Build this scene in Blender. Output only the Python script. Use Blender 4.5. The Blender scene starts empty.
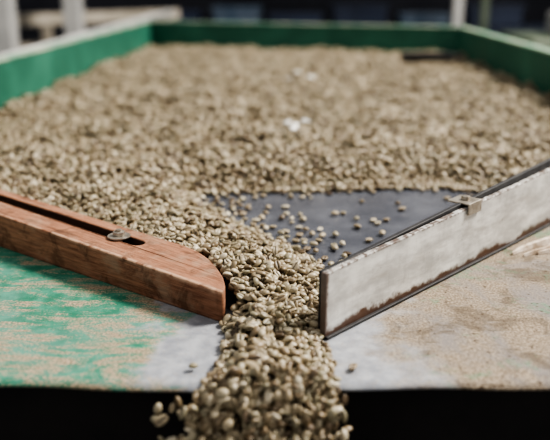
import bpy, bmesh, math, random
import numpy as np
from mathutils import Matrix, Vector, noise
random.seed(4); rng=np.random.default_rng(7)
S=bpy.context.scene; COL=S.collection
S.view_settings.view_transform='AgX'
try: S.view_settings.look='AgX - High Contrast'
except Exception as ex: print(ex)

# ---------------- material helpers ----------------
class NT:
    def __init__(s,name):
        s.m=bpy.data.materials.new(name); s.m.use_nodes=True
        s.t=s.m.node_tree; s.b=s.t.nodes['Principled BSDF']
    def n(s,typ,**kw):
        nd=s.t.nodes.new(typ)
        for k,v in kw.items(): setattr(nd,k,v)
        return nd
    def l(s,a,b): s.t.links.new(a,b)
    def set(s,sock,v):
        if isinstance(v,bpy.types.NodeSocket): s.l(v,sock)
        else: sock.default_value=v
    def coord(s,which='Object',scale=(1,1,1),rot=(0,0,0)):
        tc=s.n('ShaderNodeTexCoord'); mp=s.n('ShaderNodeMapping')
        mp.inputs['Scale'].default_value=scale; mp.inputs['Rotation'].default_value=rot
        s.l(tc.outputs[which],mp.inputs['Vector']); return mp.outputs[0]
    def noise(s,vec,scale,detail=4,rough=.5,dist=0):
        n=s.n('ShaderNodeTexNoise'); s.l(vec,n.inputs['Vector'])
        n.inputs['Scale'].default_value=scale;n.inputs['Detail'].default_value=detail
        n.inputs['Roughness'].default_value=rough;n.inputs['Distortion'].default_value=dist
        return n.outputs['Fac']
    def mr(s,v,a,b,c=0,d=1,smooth=True):
        n=s.n('ShaderNodeMapRange'); 
        if smooth:n.interpolation_type='SMOOTHSTEP'
        s.l(v,n.inputs['Value'])
        for i,x in zip(('From Min','From Max','To Min','To Max'),(a,b,c,d)): n.inputs[i].default_value=x
        return n.outputs['Result']
    def math(s,op,a,b=0.0,clamp=False):
        n=s.n('ShaderNodeMath',operation=op); n.use_clamp=clamp
        s.set(n.inputs[0],a); s.set(n.inputs[1],b); return n.outputs[0]
    def mix(s,f,a,b):
        n=s.n('ShaderNodeMix',data_type='RGBA'); s.set(n.inputs[0],f)
        s.set(n.inputs[6],a if not isinstance(a,tuple) else (*a,1)); s.set(n.inputs[7],b if not isinstance(b,tuple) else (*b,1))
        return n.outputs[2]
    def bump(s,h,strength=.3,dist=.001):
        n=s.n('ShaderNodeBump'); s.l(h,n.inputs['Height']); n.inputs['Strength'].default_value=strength
        n.inputs['Distance'].default_value=dist; s.l(n.outputs[0],s.b.inputs['Normal'])
    def base(s,c): s.set(s.b.inputs['Base Color'],c if not isinstance(c,tuple) else (*c,1))
    def rough(s,v): s.set(s.b.inputs['Roughness'],v)
    def metal(s,v): s.set(s.b.inputs['Metallic'],v)
    def spec(s,v): s.set(s.b.inputs['Specular IOR Level'],v)

def simple(name,c1,c2,scale=8,rough=.6,metal=0,bump=.2,thr=(.35,.7)):
    m=NT(name); v=m.coord(); f=m.noise(v,scale,5,.6)
    m.base(m.mix(m.mr(f,*thr),c1,c2)); m.rough(rough); m.metal(metal)
    m.bump(m.noise(v,scale*6,3),bump); return m.m

# ---------------- mesh helpers ----------------
def link(ob,parent=None):
    COL.objects.link(ob)
    if parent: ob.parent=parent
    return ob
def empty(name,loc=(0,0,0),rz=0):
    e=bpy.data.objects.new(name,None); e.empty_display_size=.05
    e.location=loc; e.rotation_euler=(0,0,rz); return link(e)
def mesh(name,verts,faces,mat,parent=None,smooth=False,bevel=0,seg=2):
    me=bpy.data.meshes.new(name); me.from_pydata([tuple(v) for v in verts],[],faces)
    bm=bmesh.new(); bm.from_mesh(me); bmesh.ops.recalc_face_normals(bm,faces=bm.faces); bm.to_mesh(me); bm.free()
    me.materials.append(mat)
    if smooth: me.polygons.foreach_set('use_smooth',[True]*len(me.polygons))
    ob=link(bpy.data.objects.new(name,me),parent)
    if bevel:
        b=ob.modifiers.new('bev','BEVEL'); b.width=bevel; b.segments=seg; b.limit_method='ANGLE'
    return ob
def box(name,x0,x1,y0,y1,z0,z1,mat,parent=None,bevel=.002):
    v=[(x,y,z) for z in (z0,z1) for x,y in ((x0,y0),(x1,y0),(x1,y1),(x0,y1))]
    f=[(0,1,2,3),(4,5,6,7),(0,1,5,4),(1,2,6,5),(2,3,7,6),(3,0,4,7)]
    return mesh(name,v,f,mat,parent,bevel=bevel)
def beam(name,p0,p1,th,z0,z1,mat,parent=None,bevel=.003,z1b=None):
    p0=Vector(p0);p1=Vector(p1);d=(p1-p0).normalized();n=Vector((-d.y,d.x))*th
    z1b=z1 if z1b is None else z1b
    q=[p0,p1,p1+n,p0+n]; zt=[z1,z1b,z1b,z1]
    v=[(a.x,a.y,z0) for a in q]+[(a.x,a.y,z) for a,z in zip(q,zt)]
    f=[(0,1,2,3),(4,5,6,7),(0,1,5,4),(1,2,6,5),(2,3,7,6),(3,0,4,7)]
    return mesh(name,v,f,mat,parent,bevel=bevel)
def cyl(name,p0,p1,r,mat,parent=None,n=20,bevel=0):
    p0=Vector(p0);p1=Vector(p1);q=(p1-p0).to_track_quat('Z','Y')
    v=[];
    for p in (p0,p1):
        for i in range(n):
            a=2*math.pi*i/n; v.append(p+q@Vector((r*math.cos(a),r*math.sin(a),0)))
    f=[tuple(range(n)),tuple(range(n,2*n))]+[(i,(i+1)%n,n+(i+1)%n,n+i) for i in range(n)]
    return mesh(name,v,f,mat,parent,bevel=bevel)

# ---------------- materials ----------------
# deck
m=NT('deck_worn_paint_steel'); v=m.coord()
sep=m.n('ShaderNodeSeparateXYZ'); m.l(v,sep.inputs[0]); X,Y=sep.outputs[0],sep.outputs[1]
nz=m.noise(v,14,6,.6); nf=m.noise(v,60,6,.65); nff=m.noise(v,420,3,.7)
nbig=m.noise(v,6,5,.6,.4)
vs1=m.coord(scale=(9,34,1),rot=(0,0,.45)); streak=m.noise(vs1,1.6,6,.62,1.6)
green=m.mix(m.mr(nf,.35,.7),(.026,.145,.09),(.065,.235,.16))
green=m.mix(m.mr(nbig,.42,.62,0,.45),green,(.14,.27,.235))
dust=m.mix(m.mr(nff,.35,.65),(.17,.125,.08),(.37,.30,.215))
dm=m.math('ADD',m.math('MULTIPLY',streak,.74),m.math('MULTIPLY',nbig,.26))
dm=m.math('ADD',dm,m.math('MULTIPLY',m.math('SUBTRACT',nff,.5),.40))
dm=m.math('ADD',dm,m.math('MULTIPLY',m.math('SUBTRACT',nf,.5),.25))
dm=m.math('ADD',dm,m.mr(X,-.36,-.13,-.06,.00,False))
left=m.mix(m.mr(dm,.43,.58),green,dust)
left=m.mix(m.mr(m.noise(v,200,3,.6),.66,.72,0,.6),left,(.06,.04,.025))
steel=m.mix(m.mr(nf,.3,.75),(.20,.21,.235),(.36,.37,.39))
steel=m.mix(m.mr(nff,.54,.66,0,.5),steel,(.30,.25,.19))
e=m.math('ADD',X,m.math('MULTIPLY',m.math('SUBTRACT',nz,.5),.22))
leftmask=m.mr(e,-.135,-.10,1,0)
rightd=m.mix(m.mr(nff,.36,.64),(.13,.098,.068),(.32,.265,.20))
rightd=m.mix(m.mr(m.noise(v,7,6,.65,.8),.42,.60,0,.85),rightd,(.185,.17,.165))
rightd=m.mix(m.mr(nff,.54,.66,0,.5),rightd,(.34,.28,.205))
rightd=m.mix(m.mr(m.noise(v,19,6,.7,.7),.50,.62,0,.7),rightd,(.10,.076,.052))
rightd=m.mix(m.mr(m.noise(v,16,6,.75,.5),.55,.65,0,.5),rightd,(.08,.20,.12))
rightd=m.mix(m.mr(m.noise(v,170,3,.6),.60,.68,0,.8),rightd,(.05,.03,.018))
scr=m.noise(m.coord(scale=(18,260,1),rot=(0,0,-.5)),2,4,.6)
rightd=m.mix(m.mr(scr,.60,.68,0,.45),rightd,(.38,.36,.33))
rm=m.mr(e,.05,.11)
c=m.mix(leftmask,steel,left); c=m.mix(rm,c,rightd)
k=m.math('ADD',m.math('MULTIPLY',m.math('SUBTRACT',X,.02),-.752),m.math('MULTIPLY',m.math('SUBTRACT',Y,.61),.66))
k2=m.math('ADD',m.math('MULTIPLY',m.math('ADD',X,.07),.581),m.math('MULTIPLY',m.math('SUBTRACT',Y,.642),.814))
bm_=m.math('MULTIPLY',m.math('MULTIPLY',m.mr(k,0,.01),m.mr(k2,.02,.03)),m.mr(Y,.60,.66))
bare=m.mix(m.mr(nz,.35,.75),(.085,.09,.108),(.15,.157,.18))
bare=m.mix(m.mr(nff,.58,.72,0,.35),bare,(.30,.27,.23))
c=m.mix(bm_,c,bare); m.base(c)
m.rough(m.mix(bm_,m.mix(leftmask,m.mix(rm,(.38,.38,.38),(.85,.85,.85)),(.75,.75,.75)),(.24,.24,.24)))
m.spec(m.mr(m.math('MAXIMUM',leftmask,rm),0,1,.5,.2,False))
m.metal(m.math('MULTIPLY',bm_,.3))
m.bump(nff,.4,.0008); DECK=m.m

# bean
m=NT('green_coffee_bean'); oi=m.n('ShaderNodeObjectInfo')
ramp=m.n('ShaderNodeValToRGB'); m.l(oi.outputs['Random'],ramp.inputs[0])
cols=[(0,(.062,.04,.021)),(.12,(.16,.115,.064)),(.30,(.27,.215,.135)),(.50,(.375,.31,.205)),(.70,(.24,.215,.14)),(.88,(.42,.36,.25)),(1,(.58,.52,.40))]
el=ramp.color_ramp.elements
el[0].position=0; el[0].color=(*cols[0][1],1); el[1].position=1; el[1].color=(*cols[-1][1],1)
for p,cc in cols[1:-1]:
    q=el.new(p); q.color=(*cc,1)
at=m.n('ShaderNodeAttribute'); at.attribute_name='crease'
v=m.coord(); spk=m.noise(v,450,4,.6)
c=m.mix(m.mr(spk,.35,.75,0,.5),ramp.outputs[0],(.165,.115,.065))
c=m.mix(at.outputs['Fac'],c,(.04,.025,.013)); m.base(c); m.rough(.42); m.spec(.5)
m.bump(spk,.25,.0006); BEAN=m.m
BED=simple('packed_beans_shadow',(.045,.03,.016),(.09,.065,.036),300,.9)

# wood
def woodmat(name,k,deep,edge=True):
    m=NT(name); v=m.coord(scale=(3,40,40)); g=m.noise(v,6,6,.65,.6); v2=m.coord()
    fine=m.noise(m.coord(scale=(10,200,200)),6,3)
    q=lambda c: tuple(x*k for x in c)
    c=m.mix(m.mr(g,.3,.72),q((.13,.053,.030)),q((.35,.17,.10)))
    c=m.mix(m.mr(fine,.3,.8,0,.45),c,q((.43,.25,.165)))
    c=m.mix(m.mr(m.noise(v2,22,5,.7),.48,.70,0,.5),c,q((.33,.25,.18)))
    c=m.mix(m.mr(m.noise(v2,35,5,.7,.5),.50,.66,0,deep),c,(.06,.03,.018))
    if edge:
        sp=m.n('ShaderNodeSeparateXYZ'); m.l(v2,sp.inputs[0])
        tz=m.math('SUBTRACT',sp.outputs[2],m.math('MULTIPLY',sp.outputs[0],.04))
        ed=m.math('MULTIPLY',m.mr(sp.outputs[1],-.005,-.0015),m.mr(tz,.025,.0295))
        ed=m.math('MULTIPLY',ed,m.mr(m.noise(v2,60,4,.6),.38,.55,0,.7))
        c=m.mix(ed,c,(.52,.36,.25))
    m.base(c); m.rough(.8); m.spec(.25); m.bump(fine,.5,.001); return m.m
WOOD=woodmat('reddish_sawn_wood',1.0,.55); WOODIN=woodmat('shaded_slot_wood',.22,.8,False)  # slot copy is darkened: the recess shade is painted into its wood colour

# painted metal with rust
m=NT('chipped_white_paint_metal'); v=m.coord(); sep=m.n('ShaderNodeSeparateXYZ'); m.l(v,sep.inputs[0])
n1=m.noise(v,30,6,.7); n2=m.noise(v,120,5,.7)
paint=m.mix(m.mr(m.noise(m.coord(scale=(1,1,3)),16,5,.65),.35,.7),(.40,.39,.37),(.68,.67,.635))
paint=m.mix(m.mr(m.noise(m.coord(scale=(3,14,14)),5,5,.7),.50,.75,0,.5),paint,(.31,.275,.23))
paint=m.mix(m.mr(m.noise(m.coord(scale=(160,1,9)),3,4,.6),.58,.68,0,.3),paint,(.24,.22,.20))
zz=m.math('ADD',sep.outputs[2],m.math('MULTIPLY',m.math('SUBTRACT',n1,.5),-.030))
low=m.mr(zz,.006,.012,1,0)
xe=m.math('ADD',sep.outputs[0],m.math('MULTIPLY',m.math('SUBTRACT',n2,.5),.012))
endr=m.mr(xe,.001,.0045,.85,0)
spots=m.mr(n2,.64,.70,0,.85)
tz=m.math('SUBTRACT',sep.outputs[2],m.math('MULTIPLY',sep.outputs[0],.033))
top=m.math('MULTIPLY',m.mr(tz,.0585,.0615),m.mr(n2,.42,.55,0,.85))
f=m.math('MAXIMUM',m.math('MAXIMUM',low,spots),m.math('MAXIMUM',top,endr))
c=m.mix(f,paint,m.mix(n1,(.03,.016,.011),(.12,.058,.032))); m.base(c); m.rough(.38); m.metal(.15)
m.bump(m.noise(v,18,3,.5),.5,.005); WHITE=m.m
RUBBER=simple('black_rubber',(.012,.012,.014),(.03,.028,.028),60,.6)
STEELB=simple('zinc_bolt_steel',(.28,.245,.20),(.48,.44,.38),90,.4,.75)
GREY=simple('dull_grey_metal',(.12,.115,.11),(.26,.25,.23),40,.45,.5)
GREEN=simple('green_painted_board',(.014,.095,.06),(.03,.145,.095),6,.6)
GREENTOP=simple('worn_green_rim',(.12,.24,.165),(.33,.35,.27),12,.7)
BLACKF=simple('black_underframe',(.006,.005,.005),(.014,.011,.010),12,.8)
CONC=simple('concrete_floor_mat',(.05,.046,.042),(.09,.082,.075),3,.85)
DARKW=simple('dark_shed_wall',(.007,.008,.013),(.018,.019,.026),1.2,.9)
POSTM=simple('pale_painted_post',(.30,.30,.29),(.44,.43,.41),5,.6)
BEIGE=simple('beige_painted_steel',(.27,.24,.19),(.40,.36,.30),4,.7)
NAVY=simple('navy_blue_plastic',(.008,.014,.032),(.02,.03,.06),3,.5)
LBLUE=simple('pale_blue_plastic',(.03,.055,.09),(.08,.105,.14),5,.5)
OLIVE=simple('grey_green_metal',(.05,.075,.05),(.12,.14,.10),4,.6)
PAPER=simple('white_film',(.80,.80,.78),(.93,.93,.91),40,.5)

# ---------------- sorting table ----------------
XL,XR=-.68,.628; YBL,YBR=3.55,3.13; ZT=.126
table=empty('coffee_sorting_table')
nx,ny=70,60; vs=[];fs=[]
xs=np.linspace(XL-.02,XR+.02,nx+1); ys=np.concatenate([np.linspace(0,.12,12),np.linspace(.14,3.08,ny-11)])
for j,yy in enumerate(ys):
    for i,xx in enumerate(xs):
        front=.526+.012*max(0,xx)/.2 if xx<.25 else .541
        w=.0012*math.sin(xx*23)+.0008*math.sin(xx*61+1)
        lip=math.exp(-yy/.012)
        vs.append((xx,front+yy+w*lip,-.0025*lip+.0012*math.sin(xx*17+yy*9)*lip))
W=nx+1
for j in range(len(ys)-1):
    for i in range(nx): fs.append((j*W+i,j*W+i+1,(j+1)*W+i+1,(j+1)*W+i))
deck=mesh('deck_sheet',vs,fs,DECK,table,smooth=True)
so=deck.modifiers.new('thick','SOLIDIFY'); so.thickness=.0025; so.offset=-1
def wall(nm,p0,p1,th):
    beam(nm,p0,p1,th,-.05,ZT,GREEN,table,.004)
    p0=Vector(p0);p1=Vector(p1);d=(p1-p0).normalized();n=Vector((-d.y,d.x))*(1 if th>0 else -1)
    beam(nm+'_cap',p0-n*.003,p1-n*.003,th+math.copysign(.006,th),ZT-.001,ZT+.006,GREENTOP,table,.003)
wall('side_board_left',(XL,1.0),(XL,YBL+.02),.028)
wall('side_board_right',(XR,1.25),(XR,YBR+.02),-.028)
wall('end_board',(XL,YBL),(XR,YBR),.03)
box('front_beam',XL,XR,.565,.60,-.20,-.004,BLACKF,table)
box('long_beam_left',XL,XL+.05,.6,3.5,-.11,-.006,BLACKF,table)
box('long_beam_right',XR-.05,XR,.6,3.1,-.11,-.006,BLACKF,table)
box('front_panel',XL,XR,.60,.61,-.80,-.16,BLACKF,table)
for i,(x,y) in enumerate([(XL+.02,.62),(XR-.08,.62),(XL+.02,3.0),(XR-.08,3.0)]):
    box('leg_%d'%(i+1),x,x+.06,y,y+.06,-.85,-.006,BLACKF,table)
box('collecting_tray',-.32,.32,.20,.56,-.36,-.34,BLACKF,table)
box('tray_lip',-.32,.32,.19,.20,-.36,-.30,BLACKF,table)

# ---------------- wooden guide bar ----------------
C=Vector((-.070,.642)); a=Vector((-.814,.581)); nn=Vector((.581,.814))
wb=empty('wooden_guide_bar',(C.x,C.y,0),math.atan2(a.y,a.x))
LEN=.68
out=[(0,0),(.001,.006),(.008,.015),(.022,.028),(.041,.041),(.065,.054),(.085,.061),(.105,.064),(LEN+.045,.064),(LEN,0)]
slot=[]
s0,s1,c0,r=.150,.60,.037,.0078
for k in range(13):
    an=math.pi/2+math.pi*k/12; slot.append((s0+r*math.cos(an),c0+r*math.sin(an)))
for k in range(13):
    an=-math.pi/2+math.pi*k/12; slot.append((s1+r*math.cos(an),c0+r*math.sin(an)))
cu=bpy.data.curves.new('barcurve','CURVE'); cu.dimensions='2D'; cu.fill_mode='BOTH'; cu.extrude=.014; cu.bevel_depth=.0015; cu.bevel_resolution=2; cu.offset=-.0015
for pts in (out,slot):
    sp=cu.splines.new('POLY'); sp.points.add(len(pts)-1); sp.use_cyclic_u=True
    for p,q in zip(sp.points,pts): p.co=(q[0],-q[1],0,1)
tmp=bpy.data.objects.new('tmpc',cu); COL.objects.link(tmp)
dg=bpy.context.evaluated_depsgraph_get(); me=bpy.data.meshes.new_from_object(tmp.evaluated_get(dg)); bpy.data.objects.remove(tmp)
def wtop(s): return .031+.014*min(max(s,0),.5)/.35
for vv in me.vertices:
    f=(vv.co.z+.0155)/.031
    vv.co.z=f*wtop(vv.co.x)
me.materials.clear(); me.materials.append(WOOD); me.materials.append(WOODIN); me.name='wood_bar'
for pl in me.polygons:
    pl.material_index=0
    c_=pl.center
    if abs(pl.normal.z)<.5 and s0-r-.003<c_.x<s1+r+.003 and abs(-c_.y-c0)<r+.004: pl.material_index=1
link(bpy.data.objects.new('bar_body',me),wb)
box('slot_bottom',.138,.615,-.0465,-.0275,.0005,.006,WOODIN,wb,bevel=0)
zb=wtop(.177)
cyl('washer',(.177,-.036,zb),(.177,-.036,zb+.0018),.0125,STEELB,wb,28,.0004)
cyl('bolt_head',(.177,-.036,zb+.0018),(.177,-.036,zb+.0065),.0068,STEELB,wb,6,.0008)
cyl('bolt_shank',(.177,-.036,0),(.177,-.036,zb+.0085),.0035,STEELB,wb,14,.0004)

# ---------------- metal guide bar ----------------
A=Vector((.024,.610)); md=Vector((.66,.752)).normalized(); mn=Vector((-md.y,md.x))
mb=empty('white_metal_guide_bar',(A.x,A.y,0),math.atan2(md.y,md.x))
def strip(nm,s0,s1,n0,n1,zb0,zb1,zt0,zt1,mat,bevel=.001,segs=14,wob=0):
    v=[];f=[]
    for i in range(segs+1):
        t=i/segs; s=s0+(s1-s0)*t; w=wob*math.sin(s*31+n0*80)
        b=zb0+(zb1-zb0)*t; tp=zt0+(zt1-zt0)*t
        v+=[(s,n0+w,b),(s,n1+w,b),(s,n1+w,tp),(s,n0+w,tp)]
    for i in range(segs):
        o=i*4
        for k in range(4): f.append((o+k,o+(k+1)%4,o+4+(k+1)%4,o+4+k))
    f+=[(0,1,2,3),(segs*4,segs*4+1,segs*4+2,segs*4+3)]
    return mesh(nm,v,f,mat,mb,bevel=bevel)
SL=.86; g0=.062; g1=.062+.033*SL
strip('face_plate',0,SL,0,.003,.001,.001,g0,g1,WHITE,.0008,wob=.0005)
strip('top_flange',0,SL,.001,.006,g0-.003,g1-.003,g0,g1,WHITE,.001,wob=.0005)
strip('end_return',0,.003,.002,.006,.001,.001,g0-.002,g0-.002,WHITE,.0006,2)
strip('rubber_strip',.004,SL,.0068,.0118,.001,.001,g0-.001,g1+.018,RUBBER,.0008)
strip('backing_rail',.10,SL,.024,.027,.001,.001,.056,.075,GREY,.0006)
strip('foot_flange',0,SL,-.003,.001,.0005,.0005,.003,.003,RUBBER,.0006)
zc=g0+.033*.245
strip('clip_plate',.235,.262,-.0015,.024,zc+.0025,zc+.0032,zc+.0045,zc+.0052,STEELB,.0006,2)
strip('clip_tab',.235,.262,-.0028,-.0004,zc-.008,zc-.008,zc+.0045,zc+.0052,STEELB,.0006,2)
cyl('clip_bolt',(.249,.010,zc+.002),(.249,.010,zc+.009),.005,STEELB,mb,6,.0006)

# wood splinters on the deck at right
sp=empty('wood_splinters')
SPL=simple('pale_splinter',(.36,.27,.19),(.66,.58,.49),60,.8)
for i,(x,y,l,an,w) in enumerate([(.246,.836,.17,40,.009),(.258,.828,.14,36,.007),(.276,.836,.15,33,.010)]):
    d=Vector((math.cos(math.radians(an)),math.sin(math.radians(an)),0)); n=Vector((-d.y,d.x,0))
    v=[];f=[];K=9
    for k in range(K+1):
        t=k/K; ww=w*(.25+.75*min(1,t*4))*(1+.2*math.sin(k*2.1+i)); p=Vector((x,y,.0004))+d*l*t+n*.002*math.sin(k*1.3+i)
        h=.003+.0035*min(1,t*3)
        v+=[p-n*ww/2,p+n*ww/2,p+n*ww*.35+Vector((0,0,h)),p-n*ww*.3+Vector((0,0,h*1.1))]
    for k in range(K):
        o=4*k
        for q in range(4): f.append((o+q,o+(q+1)%4,o+4+(q+1)%4,o+4+q))
    f+=[(0,1,2,3),(4*K,4*K+1,4*K+2,4*K+3)]
    mesh('splinter_%d'%(i+1),v,f,SPL,sp)

# ---------------- coffee beans ----------------
beans=empty('coffee_beans')
def bean_mesh(name,L,Wd,T,curve,dome):
    nu,nv=32,20; v=[];f=[];cr=[]
    for j in range(nv+1):
        ph=-math.pi/2+math.pi*j/nv
        for i in range(nu):
            th=2*math.pi*i/nu
            x=math.sin(ph); rr=max(0,math.cos(ph))**.9
            y=rr*math.cos(th); z=rr*math.sin(th)
            X_=x*L/2*(1-.04*z); Y_=y*Wd/2*(1+.08*x); c=0
            if z>0:
                Z_=(z**.75)*T*.28
                cy=curve*math.sin(x*3)*Wd
                g=math.exp(-((Y_-cy)/(Wd*.10))**2)*max(0,1-abs(x)**6)
                Z_-=g*T*.22; c=math.exp(-((Y_-cy)/(Wd*.085))**2)*(1-abs(x)**8)
            else: Z_=z*T*dome
            v.append((X_,Y_,Z_)); cr.append(c)
    for j in range(nv):
        for i in range(nu): f.append((j*nu+i,j*nu+(i+1)%nu,(j+1)*nu+(i+1)%nu,(j+1)*nu+i))
    me=bpy.data.meshes.new(name); me.from_pydata(v,[],f)
    at=me.attributes.new('crease','FLOAT','POINT'); at.data.foreach_set('value',cr)
    me.polygons.foreach_set('use_smooth',[True]*len(me.polygons)); me.materials.append(BEAN); me.validate()
    bm=bmesh.new(); bm.from_mesh(me); bmesh.ops.remove_doubles(bm,verts=bm.verts,dist=1e-6); bmesh.ops.recalc_face_normals(bm,faces=bm.faces); bm.to_mesh(me); bm.free()
    ob=link(bpy.data.objects.new(name,me),beans); return ob
protos=[bean_mesh('bean_a',.0102,.0073,.0053,.06,.62),bean_mesh('bean_b',.0092,.0070,.0052,-.05,.66),bean_mesh('bean_c',.0108,.0070,.0049,.03,.6)]
for p,l in zip(protos,[(.075,.93,.0034),(.115,.96,.0035),(.06,.99,.0032)]): p.location=l; p.rotation_euler=(.05,.03,l[0]*31)

def w2(s,n): q=C+a*s+nn*n; return (q.x,q.y)
def m2(s,n): q=A+md*s+mn*n; return (q.x,q.y)
free_tri=[m2(.52,.03),(.30,1.085),(.215,1.130),(.12,1.115),(.046,1.103),(-.03,1.098),(-.10,1.090),(-.15,1.075),(-.138,1.03),(-.075,.930),(-.002,.838),(.022,.787),(.034,.72),(.034,.66)]
stream_r=[(.019,.612),(.026,.585),(.032,.524)]
stream_l=[(-.075,.524),(-.062,.571),(-.068,.636)]
woodedge=[w2(-.003,.008),w2(.005,.02),w2(.02,.033),w2(.038,.046),w2(.062,.059),w2(.082,.066),w2(.10,.069),w2(LEN+.045,.069)]
poly=[(XL+.004,YBL-.01),(XR-.004,YBR-.01),(XR-.004,m2(.88,.035)[1]),m2(.84,.035)]+free_tri+stream_r+stream_l+woodedge+[(XL+.004,woodedge[-1][1]+.01)]
poly=np.array(poly)
def inside(P,poly):
    x,y=P[:,0],P[:,1]; r=np.zeros(len(P),bool); n=len(poly)
    for i in range(n):
        x0,y0=poly[i]; x1,y1=poly[(i+1)%n]
        if y0==y1: continue
        c=((y0>y)!=(y1>y))&(x<(x1-x0)*(y-y0)/(y1-y0)+x0); r^=c
    return r
def dist(P,line):
    d=np.full(len(P),9.)
    for i in range(len(line)-1):
        p=np.array(line[i]);q=np.array(line[i+1]);e=q-p
        t=np.clip(((P-p)@e)/(e@e),0,1); dd=np.linalg.norm(P-(p+t[:,None]*e),axis=1); d=np.minimum(d,dd)
    return d
def vnoise(P,sc,seed):
    g=np.random.default_rng(seed).random((256,256)); q=P*sc+1000; i=np.floor(q).astype(int); f=q-i; f=f*f*(3-2*f)
    i0=i%256;i1=(i+1)%256
    return (g[i0[:,0],i0[:,1]]*(1-f[:,0])+g[i1[:,0],i0[:,1]]*f[:,0])*(1-f[:,1])+(g[i0[:,0],i1[:,1]]*(1-f[:,0])+g[i1[:,0],i1[:,1]]*f[:,0])*f[:,1]
def sstep(t): t=np.clip(t,0,1); return t*t*(3-2*t)
def height(P):
    d1=dist(P,free_tri); d2=np.minimum(dist(P,stream_r),dist(P,stream_l))
    amp=1+1.0*sstep((P[:,1]-.95)/.3)
    h=.022+amp*(.012*(vnoise(P,20,1)-.5)+.010*(vnoise(P,8,2)-.5)+.008*(vnoise(P,45,3)-.5))
    h=h*(.12+.88*sstep(d1/.07))
    h=h*(.10+.90*sstep(d2/.032))
    lowf=sstep((P[:,1]-.52)/.16); h*=(.65+.35*lowf)
    return h
def grid(x0,x1,y0,y1,s,jit):
    xs=np.arange(x0,x1,s); ys=np.arange(y0,y1,s*.866); gx,gy=np.meshgrid(xs,ys); gx=gx+(np.arange(len(ys))%2)[:,None]*s/2
    P=np.stack([gx.ravel(),gy.ravel()],1); return P+rng.normal(0,jit,P.shape)
PTS=[];ROT=[];SC=[]
def add(P,z,tilt=.35,flat=.15):
    n=len(P); PTS.append(np.column_stack([P,z]))
    flip=(rng.random(n)<.45)*math.pi
    ROT.append(np.column_stack([flip+rng.normal(0,tilt*1.2,n),rng.normal(0,tilt,n),rng.random(n)*6.283]))
    SC.append(np.clip(rng.normal(.98,.12,n),.68,1.25))
def layer(y0,y1,s,jit,dz,keep,tilt):
    P=grid(XL+.005,XR-.005,y0,y1,s,jit); P=P[inside(P,poly)]; P=P[rng.random(len(P))<keep]
    z=np.maximum(height(P)+dz+rng.normal(0,.0015,len(P)),.0035); add(P,z,tilt)
layer(.522,1.7,.0067,.0015,-.0028,1,.5)
layer(.522,1.7,.0079,.0027,.0016,.55,.42)
layer(1.7,3.62,.0078,.0018,0,1,.5)
layer(1.7,3.62,.0115,.003,.004,.45,.4)
# scattered single beans on the bare steel triangle
tri=np.array(free_tri+[m2(0.03,.03)])
P=rng.uniform([-.16,.62],[.45,1.14],(10000,2)); P=P[inside(P,tri)]
dd=dist(P,free_tri[6:]); d3=dist(P,free_tri[:7])
pr=np.exp(-dd/.020)*.55+.10*np.exp(-dd/.10)+np.exp(-d3/.010)*.35
k=(-md.y*(P[:,0]-A.x)+md.x*(P[:,1]-A.y))
P=P[(rng.random(len(P))<pr)&(k>.034)]
sel=[]
for p in P:
    if all((p[0]-q[0])**2+(p[1]-q[1])**2>.0100**2 for q in sel): sel.append(p)
P=np.array(sel); add(P,np.full(len(P),.0035),.06)
P=np.array([(-.084,.552),(.045,.556)]); add(P,np.full(len(P),.0035),.06)
# beans tumbling over the lip
n=1300; t=rng.random(n)**.8*.17; vv=rng.normal(.28,.07,n)
x=rng.uniform(-.075,.031,n)+rng.normal(0,.09,n)*t-.05*t; z0=rng.uniform(.003,.020,n)*np.clip(1.15-((x+.022)/.060)**2,.1,1)
P=np.column_stack([x,.522-vv*t]); add(P,z0-.10*t-4.9*t*t,1.2)
n=80; t=rng.uniform(.03,.13,n); P=np.column_stack([rng.uniform(-.108,.044,n),.52-rng.normal(.33,.08,n)*t]); add(P,.006-4.9*t*t-.1*t,1.2)
PTS=np.concatenate(PTS);ROT=np.concatenate(ROT);SC=np.concatenate(SC)
print('BEANS',len(PTS))
me=bpy.data.meshes.new('bean_points'); me.vertices.add(len(PTS)); me.vertices.foreach_set('co',PTS.astype(np.float32).ravel())
q=me.attributes.new('rot','FLOAT_VECTOR','POINT'); q.data.foreach_set('vector',ROT.astype(np.float32).ravel())
q=me.attributes.new('scl','FLOAT','POINT'); q.data.foreach_set('value',SC.astype(np.float32))
q=me.attributes.new('variant','INT','POINT'); q.data.foreach_set('value',rng.integers(0,3,len(PTS)).astype(np.int32))
bp=link(bpy.data.objects.new('bean_mass',me),beans)
ng=bpy.data.node_groups.new('bean_instancer','GeometryNodeTree')
ng.interface.new_socket('Geometry',in_out='INPUT',socket_type='NodeSocketGeometry'); ng.interface.new_socket('Geometry',in_out='OUTPUT',socket_type='NodeSocketGeometry')
N=ng.nodes;Lk=ng.links
gi=N.new('NodeGroupInput');go=N.new('NodeGroupOutput');io=N.new('GeometryNodeInstanceOnPoints');jg=N.new('GeometryNodeJoinGeometry')
for p in protos:
    o=N.new('GeometryNodeObjectInfo'); o.inputs['Object'].default_value=p; o.inputs['As Instance'].default_value=True; Lk.new(o.outputs['Geometry'],jg.inputs[0])
def na(nm,ty):
    x=N.new('GeometryNodeInputNamedAttribute'); x.data_type=ty; x.inputs['Name'].default_value=nm
    return x.outputs['Attribute']
Lk.new(gi.outputs[0],io.inputs['Points']); Lk.new(jg.outputs[0],io.inputs['Instance']); io.inputs['Pick Instance'].default_value=True
Lk.new(na('variant','INT'),io.inputs['Instance Index']); Lk.new(na('rot','FLOAT_VECTOR'),io.inputs['Rotation']); Lk.new(na('scl','FLOAT'),io.inputs['Scale'])
Lk.new(io.outputs[0],go.inputs[0])
md_=bp.modifiers.new('instances','NODES'); md_.node_group=ng
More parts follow.
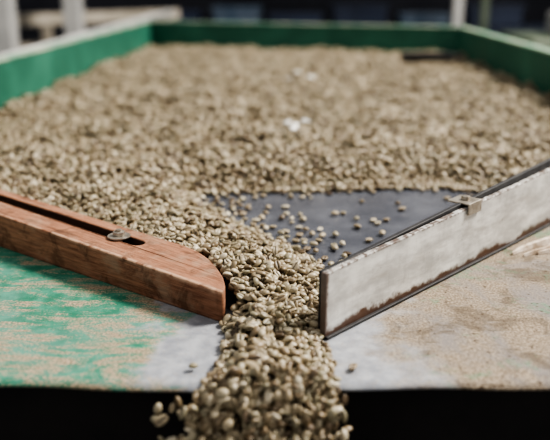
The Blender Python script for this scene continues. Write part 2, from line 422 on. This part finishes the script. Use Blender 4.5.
# packed core under the visible beans
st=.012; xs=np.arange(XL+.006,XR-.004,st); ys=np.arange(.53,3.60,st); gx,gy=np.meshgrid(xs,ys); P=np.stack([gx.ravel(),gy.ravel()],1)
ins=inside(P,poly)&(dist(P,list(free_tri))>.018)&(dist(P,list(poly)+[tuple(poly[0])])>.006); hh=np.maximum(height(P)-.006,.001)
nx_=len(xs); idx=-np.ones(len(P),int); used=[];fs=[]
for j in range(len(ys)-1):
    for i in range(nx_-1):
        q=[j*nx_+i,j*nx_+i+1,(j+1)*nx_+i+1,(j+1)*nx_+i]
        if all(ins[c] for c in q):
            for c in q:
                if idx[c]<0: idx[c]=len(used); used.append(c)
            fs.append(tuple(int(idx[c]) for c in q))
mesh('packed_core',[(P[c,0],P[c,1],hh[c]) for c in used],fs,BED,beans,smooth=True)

# white film scraps lying on the beans
def scrap(nm,pts,w):
    e=empty(nm)
    for i,(x,y) in enumerate(pts):
        z=float(height(np.array([[x,y]]))[0])+.008; a0=random.random()*3
        v=[];K=8
        for k in range(K):
            an=2*math.pi*k/K; rr=w*random.uniform(.6,1.2)
            v.append((x+rr*math.cos(an)*1.0,y+rr*math.sin(an)*1.1,z+random.uniform(-.001,.006)))
        v.append((x,y,z+.006)); f=[(k,(k+1)%K,K) for k in range(K)]
        o=mesh('flake_%d'%(i+1),v,f,PAPER,e,smooth=True); s=o.modifiers.new('t','SOLIDIFY'); s.thickness=.001
scrap('torn_white_paper',[(-.052,1.50),(-.024,1.53),(-.010,1.44),(-.012,1.36),(.014,1.50)],.010)
scrap('torn_white_paper.001',[(-.04,2.22),(-.008,2.25),(.03,2.22)],.016)
db=empty('dark_scraper_blade',(.45,2.72,.022),math.radians(-4))
box('blade',-.10,.08,-.012,.012,.014,.044,RUBBER,db,.004); box('handle',.08,.11,-.008,.008,.024,.039,RUBBER,db,.003)

# ---------------- surroundings ----------------
FZ=-.85
box('floor',-9,9,-2,10,FZ-.1,FZ,CONC,None,0)
box('wall_back',-9,9,9.5,9.7,FZ,3.4,DARKW,None,0)
def post(x,y,w,mat=POSTM,top=2.8,name='support_post'):
    e=empty(name,(x,y,FZ))
    box('shaft',-w/2,w/2,-w/2,w/2,.012,top-FZ,mat,e,.006); box('base_plate',-w*.9,w*.9,-w*.9,w*.9,0,.015,mat,e,.002)
post(-1.42,4.9,.105); post(-1.66,4.35,.12); post(1.24,6.3,.075); post(1.52,6.6,.06,OLIVE)
fr=empty('beige_machine_frame')
beam('rail_front',(-2.6,4.1),(-.95,6.2),.06,.02,.10,BEIGE,fr); beam('rail_low',(-2.6,4.4),(-1.0,6.3),.06,-.22,-.10,BEIGE,fr)
for i,(x,y) in enumerate([(-2.5,4.3),(-1.75,5.25),(-1.05,6.15)]): box('leg_%d'%i,x,x+.06,y,y+.06,FZ,.02,BEIGE,fr)
pr=empty('white_pipe_rail')
cyl('pipe',(-.82,1.1,.085),(-.92,5.6,.10),.018,POSTM,pr,18)
for i,y in enumerate((1.6,3.6,5.4)): cyl('stand_%d'%(i+1),(-.82-.1*(y-1.1)/4.5,y,FZ),(-.82-.1*(y-1.1)/4.5,y,.085),.012,POSTM,pr)
wbn=empty('dark_workbench')
box('top',-1.6,2.6,7.2,7.9,-.16,-.10,NAVY,wbn)
for i,x in enumerate((-1.55,.4,2.5)): box('leg_%d'%i,x,x+.07,7.25,7.32,FZ,-.16,NAVY,wbn)
def crate(x,y,w,h,mat):
    e=empty('plastic_crate',(x,y,-.10)); t=.012; d=.32
    box('base',-w/2,w/2,-d/2,d/2,0,t,mat,e); box('front',-w/2,w/2,-d/2,-d/2+t,0,h,mat,e); box('rear',-w/2,w/2,d/2-t,d/2,0,h,mat,e)
    box('left',-w/2,-w/2+t,-d/2,d/2,0,h,mat,e); box('right',w/2-t,w/2,-d/2,d/2,0,h,mat,e); box('rim',-w/2-.01,w/2+.01,-d/2-.012,-d/2,h-.03,h,mat,e)
for x,w,h,mt in [(-1.2,.5,.14,NAVY),(-.6,.45,.18,LBLUE),(-.05,.5,.12,NAVY),(.55,.5,.2,NAVY),(1.15,.45,.12,LBLUE),(1.8,.5,.2,NAVY)]: crate(x,7.5,w,h,mt)
rt=empty('grey_green_machine')
box('body',1.35,2.6,4.6,5.4,-.4,-.02,OLIVE,rt,.02); box('hopper',1.6,2.1,4.7,5.2,-.02,.12,POSTM,rt,.02)
for i,(x,y) in enumerate([(1.4,4.65),(2.5,4.65),(1.4,5.3),(2.5,5.3)]): box('leg_%d'%i,x,x+.06,y,y+.06,FZ,-.4,OLIVE,rt)

# ---------------- light ----------------
w=bpy.data.worlds.new('World'); S.world=w; w.use_nodes=True
w.node_tree.nodes['Background'].inputs[0].default_value=(.99,.985,.98,1); w.node_tree.nodes['Background'].inputs[1].default_value=.60
def area(nm,loc,tgt,size,pw,col):
    l=bpy.data.lights.new(nm,'AREA'); l.size=size; l.energy=pw; l.color=col
    o=link(bpy.data.objects.new(nm,l)); o.location=loc; o.rotation_euler=(Vector(tgt)-Vector(loc)).to_track_quat('-Z','Y').to_euler()
area('skylight_panel',(3.6,2.3,4.2),(0,1.1,0),1.5,780,(1,.95,.88))

# ---------------- camera ----------------
cam=bpy.data.cameras.new('camera'); co=link(bpy.data.objects.new('camera',cam)); S.camera=co
cam.lens=50; cam.sensor_width=36; cam.clip_start=.01
p=math.atan(238/764); psi=.0325
r=Vector((math.cos(psi),math.sin(psi),0)); f=Vector((-math.sin(psi)*math.cos(p),math.cos(psi)*math.cos(p),-math.sin(p))); u=r.cross(f)
co.matrix_world=Matrix(((r.x,u.x,-f.x,0),(r.y,u.y,-f.y,0),(r.z,u.z,-f.z,.3),(0,0,0,1)))
cam.dof.use_dof=True; cam.dof.focus_distance=.76; cam.dof.aperture_fstop=3.6
